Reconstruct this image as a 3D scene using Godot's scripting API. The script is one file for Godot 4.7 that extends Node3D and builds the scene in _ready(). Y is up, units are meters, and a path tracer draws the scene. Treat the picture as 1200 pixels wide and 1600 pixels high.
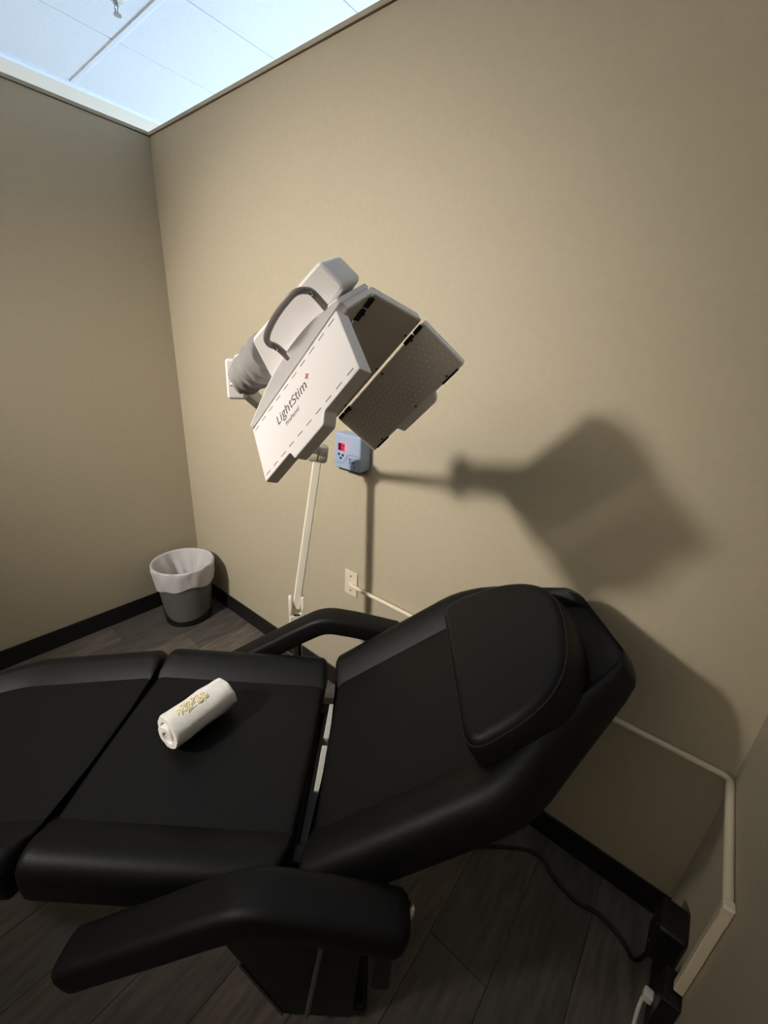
extends Node3D

# ---------- room measures (metres; corner of left and back wall at the origin, y up) ----------
const ROOM_W := 2.657
const ROOM_D := 3.60
const WALL_H := 2.42
const CEIL_H := 3.0
const OUT_X := -1.33

var M := {}
var used := {}

# =====================================================================================
func _ready() -> void:
	set_camera()
	set_environment()
	make_materials()
	build_daylight()
	build_structure()
	build_bed()
	build_led_lamp()
	build_bin()
	build_towel()
	build_wall_items()
	build_power()
	build_sprinkler()
	build_pendant()
	build_added_uplighter()

func set_camera() -> void:
	var cam := Camera3D.new()
	cam.name = "camera"
	cam.fov = rad_to_deg(2.0 * atan(800.0 / 645.82))
	cam.near = 0.02
	cam.far = 60.0
	var right := Vector3(0.774903, 0.057441, -0.629464)
	var up := Vector3(-0.270097, 0.930454, -0.247596)
	var fwd := Vector3(-0.571465, -0.361879, -0.736526)
	cam.transform = Transform3D(Basis(right, up, -fwd).orthonormalized(), Vector3(2.38833, 1.55074, 1.14864))
	add_child(cam)
	cam.current = true

func set_environment() -> void:
	var e := Environment.new()
	e.background_mode = Environment.BG_COLOR
	e.background_color = Color(0.62, 0.74, 0.92)
	e.tonemap_mode = Environment.TONE_MAPPER_LINEAR
	e.tonemap_exposure = 1.0
	e.sdfgi_enabled = true
	e.ssao_enabled = true
	e.ssil_enabled = true
	var w := WorldEnvironment.new()
	w.name = "world_environment"
	w.environment = e
	add_child(w)

# lamp inside the room (pendant reflector, out of frame) : position, aim, strength
const LAMP_AT := Vector3(0.88, 2.45, 2.70)
const LAMP_AIM := Vector3(1.03, 0.96, 0.0)
const LAMP_ENERGY := 9.0
# daylight through the window of the neighbouring space
const DAY_ENERGY := 47.0
# added warm uplighter over the corridor, out of view, to fill the shadows
const ADDED_FILL_ENERGY := 28.0

# =====================================================================================
# mesh helpers
# =====================================================================================
func nm(base: String) -> String:
	if not used.has(base):
		used[base] = 0
		return base
	used[base] += 1
	return "%s_%03d" % [base, used[base]]

func push(mb: Array, soup: PackedVector3Array) -> void:
	# one closed piece: make every triangle clockwise seen from outside
	var vol := 0.0
	for i in range(0, soup.size(), 3):
		vol += soup[i].dot(soup[i + 1].cross(soup[i + 2]))
	if vol > 0.0:
		for i in range(0, soup.size(), 3):
			var t := soup[i + 1]
			soup[i + 1] = soup[i + 2]
			soup[i + 2] = t
	mb.append(soup)

func mesh_of(mb: Array, angle := 38.0) -> ArrayMesh:
	var v := PackedVector3Array()
	for s in mb:
		v.append_array(s)
	var fn := PackedVector3Array()
	var near := {}
	for i in range(0, v.size(), 3):
		var n := (v[i + 2] - v[i]).cross(v[i + 1] - v[i])
		fn.append(n)
		for k in 3:
			var key := Vector3i((v[i + k] * 20000.0).round())
			if near.has(key):
				near[key].append(i / 3)
			else:
				near[key] = [i / 3]
	var lim := cos(deg_to_rad(angle))
	var nn := PackedVector3Array()
	var unit := PackedVector3Array()
	for n in fn:
		unit.append(n.normalized())
	for i in v.size():
		var f := i / 3
		var key := Vector3i((v[i] * 20000.0).round())
		var s := Vector3.ZERO
		for g in near[key]:
			if unit[f].dot(unit[g]) >= lim:
				s += fn[g]
		nn.append(s.normalized() if s.length_squared() > 1e-24 else Vector3.UP)
	var arr := []
	arr.resize(Mesh.ARRAY_MAX)
	arr[Mesh.ARRAY_VERTEX] = v
	arr[Mesh.ARRAY_NORMAL] = nn
	var m := ArrayMesh.new()
	m.add_surface_from_arrays(Mesh.PRIMITIVE_TRIANGLES, arr)
	return m

func put(mesh: Mesh, called: String, mat: Material, parent: Node, xf := Transform3D.IDENTITY) -> MeshInstance3D:
	var o := MeshInstance3D.new()
	o.name = nm(called) if parent == self else called
	o.mesh = mesh
	o.material_override = mat
	o.transform = xf
	o.cast_shadow = GeometryInstance3D.SHADOW_CASTING_SETTING_ON
	parent.add_child(o, true)
	return o

func obj(mb: Array, called: String, mat: Material, parent: Node, xf := Transform3D.IDENTITY, angle := 38.0) -> MeshInstance3D:
	return put(mesh_of(mb, angle), called, mat, parent, xf)

func thing(called: String, label: String, category: String, xf := Transform3D.IDENTITY, group := "") -> Node3D:
	var o := Node3D.new()
	o.name = nm(called)
	o.transform = xf
	add_child(o)
	tag(o, label, category, group)
	return o

func tag(o: Node, label: String, category: String, group := "") -> void:
	o.set_meta("label", label)
	o.set_meta("category", category)
	if group != "":
		o.set_meta("group", group)

func struct(mb: Array, called: String, mat: Material, label: String, category: String) -> MeshInstance3D:
	var o := obj(mb, called, mat, self)
	o.set_meta("kind", "structure")
	tag(o, label, category)
	return o

func quad(s: PackedVector3Array, a: Vector3, b: Vector3, c: Vector3, d: Vector3) -> void:
	s.append(a); s.append(b); s.append(c)
	s.append(a); s.append(c); s.append(d)

# stack of closed rings (same count each), capped at both ends unless the ring is looped
func loft(mb: Array, rings: Array, cap := true, xf := Transform3D.IDENTITY) -> void:
	var s := PackedVector3Array()
	var n: int = rings[0].size()
	for r in range(rings.size() - 1):
		for k in n:
			var j := (k + 1) % n
			quad(s, xf * rings[r][k], xf * rings[r][j], xf * rings[r + 1][j], xf * rings[r + 1][k])
	if cap:
		for e in [0, rings.size() - 1]:
			var pl := PackedVector2Array()
			var c := Vector3.ZERO
			for q in rings[e]:
				c += q
			c /= n
			for k in n:
				var j := (k + 1) % n
				if e == 0:
					s.append(xf * c); s.append(xf * rings[e][j]); s.append(xf * rings[e][k])
				else:
					s.append(xf * c); s.append(xf * rings[e][k]); s.append(xf * rings[e][j])
	push(mb, s)

# box with rounded edges, centred
func rbox(mb: Array, c: Vector3, size: Vector3, r := 0.004, seg := 2, xf := Transform3D.IDENTITY) -> void:
	r = minf(r, 0.499 * minf(size.x, minf(size.y, size.z)))
	var h := size * 0.5
	var pts := PackedVector3Array()
	var co := []
	for i in range(seg + 1):
		co.append(-1.0 + float(i) / seg)      # marker: negative corner zone
	var s := PackedVector3Array()
	var lin := PackedFloat64Array()
	for i in range(seg + 1):
		lin.append(-tan((1.0 - float(i) / seg) * PI / 4.0))
	var axis_pts := func(half: float) -> Array:
		var out := []
		for q in lin:
			out.append([-half + r, q * r])
		for k in range(lin.size() - 1, -1, -1):
			out.append([half - r, -lin[k] * r])
		return out
	for ax in 3:
		var a1 := (ax + 1) % 3
		var a2 := (ax + 2) % 3
		var p1: Array = axis_pts.call(h[a1])
		var p2: Array = axis_pts.call(h[a2])
		for sg in [-1.0, 1.0]:
			var grid := []
			for u in p1:
				var row := PackedVector3Array()
				for w in p2:
					var inner := Vector3.ZERO
					var d := Vector3.ZERO
					inner[ax] = sg * (h[ax] - r)
					inner[a1] = u[0]
					inner[a2] = w[0]
					d[ax] = sg * r
					d[a1] = u[1]
					d[a2] = w[1]
					row.append(xf * (c + inner + (d.normalized() * r if r > 0.0 else Vector3.ZERO)))
				grid.append(row)
			for i in range(grid.size() - 1):
				for j in range(grid[0].size() - 1):
					if sg > 0.0:
						quad(s, grid[i][j], grid[i + 1][j], grid[i + 1][j + 1], grid[i][j + 1])
					else:
						quad(s, grid[i][j], grid[i][j + 1], grid[i + 1][j + 1], grid[i + 1][j])
	push(mb, s)

func box(mb: Array, lo: Vector3, hi: Vector3, r := 0.0) -> void:
	if r > 0.0:
		rbox(mb, (lo + hi) * 0.5, hi - lo, r)
		return
	var s := PackedVector3Array()
	var q := []
	for i in 8:
		q.append(Vector3(hi.x if i & 1 else lo.x, hi.y if i & 2 else lo.y, hi.z if i & 4 else lo.z))
	quad(s, q[0], q[2], q[3], q[1])
	quad(s, q[4], q[5], q[7], q[6])
	quad(s, q[0], q[1], q[5], q[4])
	quad(s, q[2], q[6], q[7], q[3])
	quad(s, q[0], q[4], q[6], q[2])
	quad(s, q[1], q[3], q[7], q[5])
	push(mb, s)

func inset(poly: PackedVector2Array, d: float) -> PackedVector2Array:
	var n := poly.size()
	var area := 0.0
	for i in n:
		area += poly[i].cross(poly[(i + 1) % n])
	var sg := 1.0 if area > 0.0 else -1.0
	var out := PackedVector2Array()
	for i in n:
		var a := (poly[i] - poly[(i + n - 1) % n]).normalized()
		var b := (poly[(i + 1) % n] - poly[i]).normalized()
		var na := Vector2(-a.y, a.x) * sg
		var nb := Vector2(-b.y, b.x) * sg
		var m := na + nb
		var k := m.length_squared()
		out.append(poly[i] + (m * (2.0 * d / k) if k > 0.3 else na * d))
	return out

func rounded(poly: PackedVector2Array, r: float, seg := 4) -> PackedVector2Array:
	var n := poly.size()
	var out := PackedVector2Array()
	for i in n:
		var p := poly[i]
		var a := poly[(i + n - 1) % n] - p
		var b := poly[(i + 1) % n] - p
		var rr := minf(r, minf(a.length(), b.length()) * 0.48)
		var p0 := p + a.normalized() * rr
		var p1 := p + b.normalized() * rr
		for k in range(seg + 1):
			var t := float(k) / seg
			out.append(p0.lerp(p, t).lerp(p.lerp(p1, t), t))
	return out

# polygon in xy pushed along z through layers [z, inset]; caps triangulated so notched outlines work
func slab(mb: Array, poly: PackedVector2Array, layers: Array, xf := Transform3D.IDENTITY) -> void:
	var s := PackedVector3Array()
	var rings := []
	for l in layers:
		var q := inset(poly, l[1]) if l[1] != 0.0 else poly
		var r := PackedVector3Array()
		for p in q:
			r.append(xf * Vector3(p.x, p.y, l[0]))
		rings.append(r)
	var n := poly.size()
	for r in range(rings.size() - 1):
		for k in n:
			var j := (k + 1) % n
			quad(s, rings[r][k], rings[r][j], rings[r + 1][j], rings[r + 1][k])
	var area := 0.0
	for i in n:
		area += poly[i].cross(poly[(i + 1) % n])
	for e in [0, layers.size() - 1]:
		var q := inset(poly, layers[e][1]) if layers[e][1] != 0.0 else poly
		var tri := Geometry2D.triangulate_polygon(q)
		for i in range(0, tri.size(), 3):
			var a := q[tri[i]]
			var b := q[tri[i + 1]]
			var c := q[tri[i + 2]]
			var up := (b - a).cross(c - a) * area > 0.0
			var ra: Vector3 = rings[e][tri[i]]
			var rb: Vector3 = rings[e][tri[i + 1]]
			var rc: Vector3 = rings[e][tri[i + 2]]
			if up == (e != 0):
				s.append(ra); s.append(rb); s.append(rc)
			else:
				s.append(ra); s.append(rc); s.append(rb)
	push(mb, s)

func lathe(mb: Array, prof: Array, seg := 32, xf := Transform3D.IDENTITY) -> void:
	# prof: [radius, y]
	var rings := []
	for q in prof:
		var r := PackedVector3Array()
		for k in seg:
			var a := TAU * k / seg
			r.append(Vector3(cos(a) * maxf(q[0], 0.00005), q[1], sin(a) * maxf(q[0], 0.00005)))
		rings.append(r)
	loft(mb, rings, true, xf)

func tube(mb: Array, path: PackedVector3Array, r: float, seg := 12, xf := Transform3D.IDENTITY) -> void:
	var rings := []
	var t0 := (path[1] - path[0]).normalized()
	var nrm := t0.cross(Vector3.UP if absf(t0.y) < 0.9 else Vector3.RIGHT).normalized()
	for i in path.size():
		var t: Vector3
		if i == 0:
			t = path[1] - path[0]
		elif i == path.size() - 1:
			t = path[i] - path[i - 1]
		else:
			t = (path[i + 1] - path[i]).normalized() + (path[i] - path[i - 1]).normalized()
		t = t.normalized()
		nrm = (nrm - t * nrm.dot(t)).normalized()
		var bn := t.cross(nrm)
		var ring := PackedVector3Array()
		for k in seg:
			var a := TAU * k / seg
			ring.append(path[i] + (nrm * cos(a) + bn * sin(a)) * r)
		rings.append(ring)
	loft(mb, rings, true, xf)

func smooth_path(p: PackedVector3Array, n := 6) -> PackedVector3Array:
	var out := PackedVector3Array()
	for i in range(p.size() - 1):
		var a := p[maxi(i - 1, 0)]
		var b := p[i]
		var c := p[i + 1]
		var d := p[mini(i + 2, p.size() - 1)]
		for k in n:
			out.append(b.cubic_interpolate(c, a, d, float(k) / n))
	out.append(p[p.size() - 1])
	return out

# transform whose y axis runs from a to b (for cylinders, bars)
func along(a: Vector3, b: Vector3, side := Vector3.ZERO) -> Transform3D:
	var y := (b - a).normalized()
	var x := side
	if x == Vector3.ZERO:
		x = Vector3.UP.cross(y) if absf(y.y) < 0.95 else Vector3.RIGHT
	x = (x - y * x.dot(y)).normalized()
	return Transform3D(Basis(x, y, x.cross(y)), a)

# =====================================================================================
# materials
# =====================================================================================
func std(c: Color, rough := 0.5, metal := 0.0) -> StandardMaterial3D:
	var m := StandardMaterial3D.new()
	m.albedo_color = c
	m.roughness = rough
	m.metallic = metal
	return m

func noise_image(sd: int, freq: float, oct := 4, size := 512, kind := FastNoiseLite.TYPE_SIMPLEX_SMOOTH) -> Image:
	var f := FastNoiseLite.new()
	f.seed = sd
	f.noise_type = kind
	f.frequency = freq
	f.fractal_octaves = oct
	return f.get_seamless_image(size, size, false, false, 0.15, true)

func tex_ramp(img: Image, a: Color, b: Color) -> ImageTexture:
	var o := Image.create(img.get_width(), img.get_height(), false, Image.FORMAT_RGB8)
	for y in img.get_height():
		for x in img.get_width():
			o.set_pixel(x, y, a.lerp(b, img.get_pixel(x, y).r))
	return ImageTexture.create_from_image(o)

func bump(m: StandardMaterial3D, img: Image, strength: float, scale: float, world := false) -> void:
	var k := img.duplicate() as Image
	k.convert(Image.FORMAT_RGBA8)
	k.bump_map_to_normal_map(strength)
	m.normal_enabled = true
	m.normal_texture = ImageTexture.create_from_image(k)
	m.uv1_triplanar = true
	m.uv1_world_triplanar = world
	m.uv1_scale = Vector3.ONE * scale

func make_materials() -> void:
	var n_fine := noise_image(3, 0.06, 3, 256)
	var n_mid := noise_image(7, 0.012, 4, 512)
	# painted partition
	var w := std(Color(0.735, 0.675, 0.545), 0.62)
	w.albedo_color = Color.WHITE
	w.albedo_texture = tex_ramp(n_mid, Color(0.700, 0.660, 0.568), Color(0.715, 0.675, 0.583))
	bump(w, n_fine, 0.12, 5.0, true)
	M.wall = w
	var ow := std(Color(0.88, 0.83, 0.74), 0.7)
	M.outer_wall = ow
	M.cap = std(Color(0.66, 0.62, 0.54), 0.45)
	M.cap_line = std(Color(0.36, 0.32, 0.26), 0.7)
	# ceiling
	var ct := std(Color.WHITE, 0.95)
	ct.albedo_texture = tex_ramp(noise_image(11, 0.09, 3, 256), Color(0.885, 0.89, 0.895), Color(0.925, 0.93, 0.935))
	bump(ct, noise_image(12, 0.12, 2, 256), 0.25, 3.0, true)
	M.tile = ct
	M.tee = std(Color(0.90, 0.91, 0.93), 0.5)
	M.plenum = std(Color(0.42, 0.43, 0.45), 0.9)
	# floor planks: four tones of grey-brown vinyl oak
	M.planks = []
	var grain := noise_image(21, 0.02, 5, 512)
	var tones := [[Color(0.31, 0.287, 0.265), Color(0.46, 0.428, 0.40)], [Color(0.275, 0.257, 0.24), Color(0.40, 0.375, 0.352)], [Color(0.325, 0.30, 0.272), Color(0.475, 0.438, 0.405)], [Color(0.265, 0.25, 0.238), Color(0.38, 0.36, 0.34)]]
	for k in 4:
		var f := std(Color.WHITE, 0.48)
		f.albedo_texture = tex_ramp(grain, tones[k][0], tones[k][1])
		bump(f, grain, 1.0, 1.0, true)
		f.uv1_scale = Vector3(3.4, 1.0, 0.55)
		f.uv1_offset = Vector3(0.23 * k, 0, 0.31 * k)
		M.planks.append(f)
	M.subfloor = std(Color(0.09, 0.085, 0.08), 0.9)
	M.baseboard = std(Color(0.075, 0.065, 0.058), 0.5)
	# bed
	var vinyl := std(Color(0.050, 0.050, 0.048), 0.50)
	vinyl.metallic_specular = 0.33
	bump(vinyl, noise_image(31, 0.11, 3, 256, FastNoiseLite.TYPE_CELLULAR), 0.9, 14.0)
	M.vinyl = vinyl
	M.seam = std(Color(0.05, 0.05, 0.05), 0.9)
	M.black_metal = std(Color(0.035, 0.035, 0.035), 0.35)
	M.black_plastic = std(Color(0.045, 0.045, 0.046), 0.42)
	M.chrome = std(Color(0.8, 0.8, 0.8), 0.18, 1.0)
	M.steel = std(Color(0.62, 0.62, 0.60), 0.35, 0.9)
	M.hinge_grey = std(Color(0.72, 0.72, 0.68), 0.5)
	# lamp
	M.white_shell = std(Color(0.925, 0.91, 0.905), 0.38)
	M.cream_shell = std(Color(0.90, 0.87, 0.80), 0.42)
	M.led_face = std(Color(0.82, 0.79, 0.765), 0.45)
	M.led_dot = std(Color(0.90, 0.88, 0.86), 0.15)
	M.slot = std(Color(0.17, 0.15, 0.16), 0.7)
	M.ink = std(Color(0.36, 0.32, 0.33), 0.6)
	M.ink_light = std(Color(0.45, 0.41, 0.42), 0.6)
	M.ink_red = std(Color(0.72, 0.12, 0.25), 0.6)
	M.handle = std(Color(0.52, 0.49, 0.49), 0.38, 0.25)
	M.grey_joint = std(Color(0.70, 0.67, 0.61), 0.5)
	var cl := std(Color(0.56, 0.55, 0.54), 0.85)
	bump(cl, n_fine, 2.0, 20.0)
	M.cloth_grey = cl
	# bin
	M.bin = std(Color(0.36, 0.36, 0.355), 0.45)
	var ln := std(Color(0.86, 0.85, 0.85), 0.35)
	ln.transparency = BaseMaterial3D.TRANSPARENCY_ALPHA
	ln.albedo_color = Color(0.90, 0.89, 0.89, 0.72)
	ln.backlight_enabled = true
	ln.backlight = Color(0.3, 0.3, 0.3)
	ln.cull_mode = BaseMaterial3D.CULL_DISABLED
	M.liner = ln
	# towel
	var tw := std(Color.WHITE, 0.95)
	tw.albedo_texture = tex_ramp(noise_image(41, 0.03, 4, 256), Color(0.90, 0.885, 0.855), Color(0.96, 0.95, 0.93))
	tw.rim_enabled = true
	tw.rim = 0.3
	bump(tw, noise_image(42, 0.16, 3, 256), 4.0, 11.0)
	M.towel = tw
	M.embroidery = std(Color(0.94, 0.89, 0.74), 0.8)
	# timer
	M.timer = std(Color(0.60, 0.67, 0.77), 0.42)
	M.timer_line = std(Color(0.42, 0.48, 0.57), 0.5)
	M.dark_print = std(Color(0.10, 0.12, 0.17), 0.5)
	M.screen_dark = std(Color(0.33, 0.03, 0.07), 0.3)
	var em := std(Color(0.5, 0.05, 0.1), 0.4)
	em.emission_enabled = true
	em.emission = Color(1.0, 0.16, 0.30)
	em.emission_energy_multiplier = 1.1
	M.screen_digit = em
	M.plate = std(Color(0.87, 0.83, 0.75), 0.4)
	M.conduit = std(Color(0.86, 0.81, 0.71), 0.42)
	M.screw = std(Color(0.30, 0.28, 0.25), 0.4, 0.6)
	M.white_plastic = std(Color(0.85, 0.84, 0.82), 0.4)
	var gl := std(Color(0.8, 0.9, 1.0, 0.08), 0.02)
	gl.transparency = BaseMaterial3D.TRANSPARENCY_ALPHA
	M.glass = gl
	var bulb := std(Color(1, 1, 1), 0.5)
	bulb.emission_enabled = true
	bulb.emission = Color(1.0, 0.95, 0.87)
	bulb.emission_energy_multiplier = 4.0
	M.bulb = bulb
	var ug := std(Color(1, 1, 1), 0.5)  # glowing face of the added fill uplighter
	ug.emission_enabled = true
	ug.emission = Color(1.0, 0.95, 0.87)
	ug.emission_energy_multiplier = 1.5
	M.added_fill_glow = ug

# =====================================================================================
# light of the neighbouring space: daylight through its window (beyond the back partition)
# =====================================================================================
func build_daylight() -> void:
	# just inside the glass, of the window's size
	var l := AreaLight3D.new()
	l.name = "window_daylight"
	l.area_size = Vector2(4.4, 1.3)
	l.light_color = Color(0.74, 0.86, 1.0)
	l.light_energy = DAY_ENERGY
	l.area_range = 30.0
	l.area_attenuation = 2.0
	l.shadow_enabled = true
	l.transform = Transform3D(Basis(Vector3.UP, PI), Vector3(0.9, 1.55, -3.97))
	add_child(l)

# =====================================================================================
# structure
# =====================================================================================
func build_structure() -> void:
	var t := 0.12
	var mb := []
	box(mb, Vector3(-t, 0, -t), Vector3(ROOM_W + t, WALL_H - 0.014, 0))
	struct(mb, "wall_back", M.wall, "beige painted partition wall behind the black bed", "wall")
	mb = []
	box(mb, Vector3(-t, 0, 0), Vector3(0, WALL_H - 0.014, ROOM_D))
	struct(mb, "wall_left", M.wall, "beige painted partition wall beside the waste bin", "wall")
	mb = []
	box(mb, Vector3(ROOM_W, 0, 0), Vector3(ROOM_W + t, WALL_H - 0.014, ROOM_D))
	struct(mb, "wall_right", M.wall, "beige painted wall carrying the end of the cable conduit", "wall")
	mb = []
	box(mb, Vector3(-t, 0, ROOM_D), Vector3(ROOM_W + t, WALL_H - 0.014, ROOM_D + t))
	struct(mb, "wall_front", M.wall, "beige painted partition wall facing the bed", "wall")
	# capping trims, a thin shadow gap under each
	var caps := [[Vector3(-0.12, 0, -0.126), Vector3(ROOM_W + 0.12, 0, 0.006), "back"], [Vector3(-0.126, 0, 0.006), Vector3(0.006, 0, ROOM_D), "left"], [Vector3(ROOM_W - 0.006, 0, 0.006), Vector3(ROOM_W + 0.126, 0, ROOM_D), "right"]]
	for i in 3:
		var a: Vector3 = caps[i][0]
		var b: Vector3 = caps[i][1]
		mb = []
		box(mb, Vector3(a.x, WALL_H - 0.012, a.z), Vector3(b.x, WALL_H + 0.002, b.z), 0.002)
		struct(mb, "trim_%d" % (i + 1), M.cap, "thin beige cap along the top of the %s partition" % caps[i][2], "trim")
	# baseboards
	var bb := [[Vector3(0.008, 0, 0), Vector3(ROOM_W - 0.008, 0.102, 0.008), "back"], [Vector3(0, 0, 0), Vector3(0.008, 0.102, ROOM_D), "left"], [Vector3(ROOM_W - 0.008, 0, 0), Vector3(ROOM_W, 0.102, ROOM_D), "right"]]
	for q in bb:
		mb = []
		box(mb, q[0], q[1], 0.003)
		struct(mb, "baseboard_" + q[2], M.baseboard, "black vinyl baseboard along the %s wall" % q[2], "baseboard")
	# floor: slab with separate planks inside the room
	mb = []
	box(mb, Vector3(OUT_X - 0.2, -0.2, -4.2), Vector3(6.2, -0.004, 6.2))
	var fl := struct(mb, "floor", M.subfloor, "dark grey-brown wood plank vinyl floor", "floor")
	var rng := RandomNumberGenerator.new()
	rng.seed = 5
	var pw := 0.178
	var meshes := {}
	var nx := int(ceil(ROOM_W / pw))
	for i in nx:
		var x0 := i * pw
		var x1 := minf(x0 + pw, ROOM_W) - 0.0012
		var z := -rng.randf_range(0.1, 1.1)
		while z < ROOM_D:
			var za := maxf(z, 0.0)
			var zb := minf(z + 1.22, ROOM_D) - 0.0012
			if zb - za > 0.02:
				var pm := []
				box(pm, Vector3(x0, -0.004, za), Vector3(x1, 0.0, zb), 0.0008)
				obj(pm, "plank", M.planks[rng.randi() % 4], fl)
			z += 1.22
	# floor of the neighbouring space
	mb = []
	for r in [[OUT_X, -4.0, -0.12, 6.0], [-0.12, -4.0, 6.0, -0.12], [ROOM_W + 0.12, -0.12, 6.0, 6.0], [-0.12, ROOM_D + 0.12, ROOM_W + 0.12, 6.0]]:
		box(mb, Vector3(r[0], -0.004, r[1]), Vector3(r[2], 0.0, r[3]))
	obj(mb, "outer_flooring", M.planks[0], fl)
	build_ceiling()
	# perimeter walls of the building
	mb = []
	box(mb, Vector3(OUT_X - 0.2, 0, -4.2), Vector3(OUT_X, CEIL_H + 0.2, 6.2))
	struct(mb, "wall_outer_left", M.outer_wall, "cream perimeter wall seen above the left partition", "wall")
	# three outer walls, the back one with a wide window
	var sides := [["back", Transform3D(Basis.IDENTITY, Vector3(0.9, 0, -4.0)), -2.23, 5.1], ["front", Transform3D(Basis(Vector3.UP, PI), Vector3(1.3, 0, 6.0)), -4.7, 2.63], ["right", Transform3D(Basis(Vector3.UP, -PI / 2), Vector3(6.0, 0, 1.2)), -5.4, 5.0]]
	mb = []
	for i in 3:
		var xf: Transform3D = sides[i][1]
		var a: float = sides[i][2]
		var b: float = sides[i][3]
		mb = []
		if i > 0:
			box(mb, Vector3(a, 0, -0.2), Vector3(b, CEIL_H + 0.2, 0))
			var plain := struct(mb, "wall_outer_" + sides[i][0], M.outer_wall, "plain cream perimeter wall, %s side" % sides[i][0], "wall")
			plain.transform = xf
			continue
		box(mb, Vector3(a, 0, -0.2), Vector3(b, 0.88, 0))
		box(mb, Vector3(a, 2.22, -0.2), Vector3(b, CEIL_H + 0.2, 0))
		box(mb, Vector3(a, 0.88, -0.2), Vector3(-2.22, 2.22, 0))
		box(mb, Vector3(2.22, 0.88, -0.2), Vector3(b, 2.22, 0))
		var wl := struct(mb, "wall_outer_" + sides[i][0], M.outer_wall, "cream perimeter wall with a wide window, %s side" % sides[i][0], "wall")
		wl.transform = xf
		mb = []
		box(mb, Vector3(-2.2, 0.90, -0.11), Vector3(2.2, 2.20, -0.10))
		var win := struct(mb, "window_%d" % (i + 1), M.glass, "wide daylight window in the %s perimeter wall" % sides[i][0], "window")
		win.transform = xf
		mb = []
		for x in [-2.22, -0.76, 0.72, 2.18]:
			box(mb, Vector3(x, 0.88, -0.14), Vector3(x + 0.04, 2.22, -0.07))
		box(mb, Vector3(-2.22, 0.88, -0.14), Vector3(2.22, 0.92, -0.07))
		box(mb, Vector3(-2.22, 2.18, -0.14), Vector3(2.22, 2.22, -0.07))
		obj(mb, "window_frame", M.white_plastic, win)

func build_ceiling() -> void:
	var mb := []
	box(mb, Vector3(OUT_X - 0.2, CEIL_H + 0.02, -4.2), Vector3(6.2, CEIL_H + 0.2, 6.2))
	var ce := struct(mb, "ceiling", M.plenum, "white suspended tile ceiling above the partitions", "ceiling")
	var x0 := OUT_X + 0.02
	var xs := [x0]
	var x := -0.645
	while x < 6.0:
		xs.append(x)
		x += 0.61
	xs.append(6.0)
	var zs := [-4.0]
	var z := -0.187 - 3 * 1.22
	while z < 6.0:
		zs.append(z)
		z += 1.22
	zs.append(6.0)
	for i in range(xs.size() - 1):
		for j in range(zs.size() - 1):
			if xs[i + 1] - xs[i] < 0.05 or zs[j + 1] - zs[j] < 0.05:
				continue
			var pm := []
			box(pm, Vector3(xs[i] + 0.0035, CEIL_H, zs[j] + 0.002), Vector3(xs[i + 1] - 0.0035, CEIL_H + 0.02, zs[j + 1] - 0.002), 0.002)
			obj(pm, "ceiling_tile", M.tile, ce)
	for j in range(1, zs.size() - 1):
		var pm := []
		box(pm, Vector3(OUT_X, CEIL_H - 0.004, zs[j] - 0.013), Vector3(6.0, CEIL_H + 0.004, zs[j] + 0.013), 0.002)
		obj(pm, "main_tee", M.tee, ce)
	var wa := []
	box(wa, Vector3(OUT_X, CEIL_H - 0.022, -4.0), Vector3(OUT_X + 0.004, CEIL_H, 6.0))
	box(wa, Vector3(OUT_X, CEIL_H - 0.005, -4.0), Vector3(OUT_X + 0.024, CEIL_H, 6.0))
	obj(wa, "wall_angle", M.tee, ce)

# =====================================================================================
# treatment bed
# =====================================================================================
func cushion(mb: Array, length: float, hw: Callable, thick: float, dish: float, xf: Transform3D, droop := 0.0) -> void:
	# runs along +x from 0, bolsters along both sides, y = 0 at the bolster tops
	var prof := [[-0.320, -0.050], [-0.3175, -0.028], [-0.308, -0.012], [-0.295, -0.003], [-0.278, 0.0], [-0.262, -0.004], [-0.248, -0.012], [-0.232, -0.45 * dish - 0.002], [-0.206, -dish], [-0.204, -dish], [-0.12, -dish], [-0.04, -dish]]
	var ring2 := []
	for q in prof:
		ring2.append(Vector2(q[0], q[1]))
	for k in range(prof.size() - 1, -1, -1):
		ring2.append(Vector2(-prof[k][0], prof[k][1]))
	for q in [[0.320, -thick + 0.022], [0.314, -thick + 0.006], [0.300, -thick], [0.1, -thick], [-0.1, -thick], [-0.300, -thick], [-0.314, -thick + 0.006], [-0.320, -thick + 0.022]]:
		ring2.append(Vector2(q[0], q[1]))
	var e := 0.024
	# stations: ends rounded, then a regular run
	var list := []
	for k in 6:
		var a := PI * 0.5 * k / 5.0
		list.append([e * (1.0 - cos(a)), e * (1.0 - sin(a))])
	var n := 22
	for k in range(1, n):
		list.append([e + (length - 2.0 * e) * k / n, 0.0])
	for k in range(5, -1, -1):
		var a := PI * 0.5 * k / 5.0
		list.append([length - e * (1.0 - cos(a)), e * (1.0 - sin(a))])
	var rings := []
	for q in list:
		var h: float = hw.call(q[0])
		var sv: float = (h - q[1]) / 0.32
		var mid := -thick * 0.5
		var sy: float = 1.0 - q[1] / (thick * 0.5)
		var r := PackedVector3Array()
		for p in ring2:
			# the upholstery thins towards the head end
			var drop := droop * smoothstep(length * 0.70, length, q[0]) * clampf((p.y + thick) / (thick * 0.6), 0.0, 1.0)
			r.append(Vector3(q[0], mid + (p.y - mid) * sy - drop, p.x * sv))
		rings.append(r)
	loft(mb, rings, true, xf)

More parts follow.
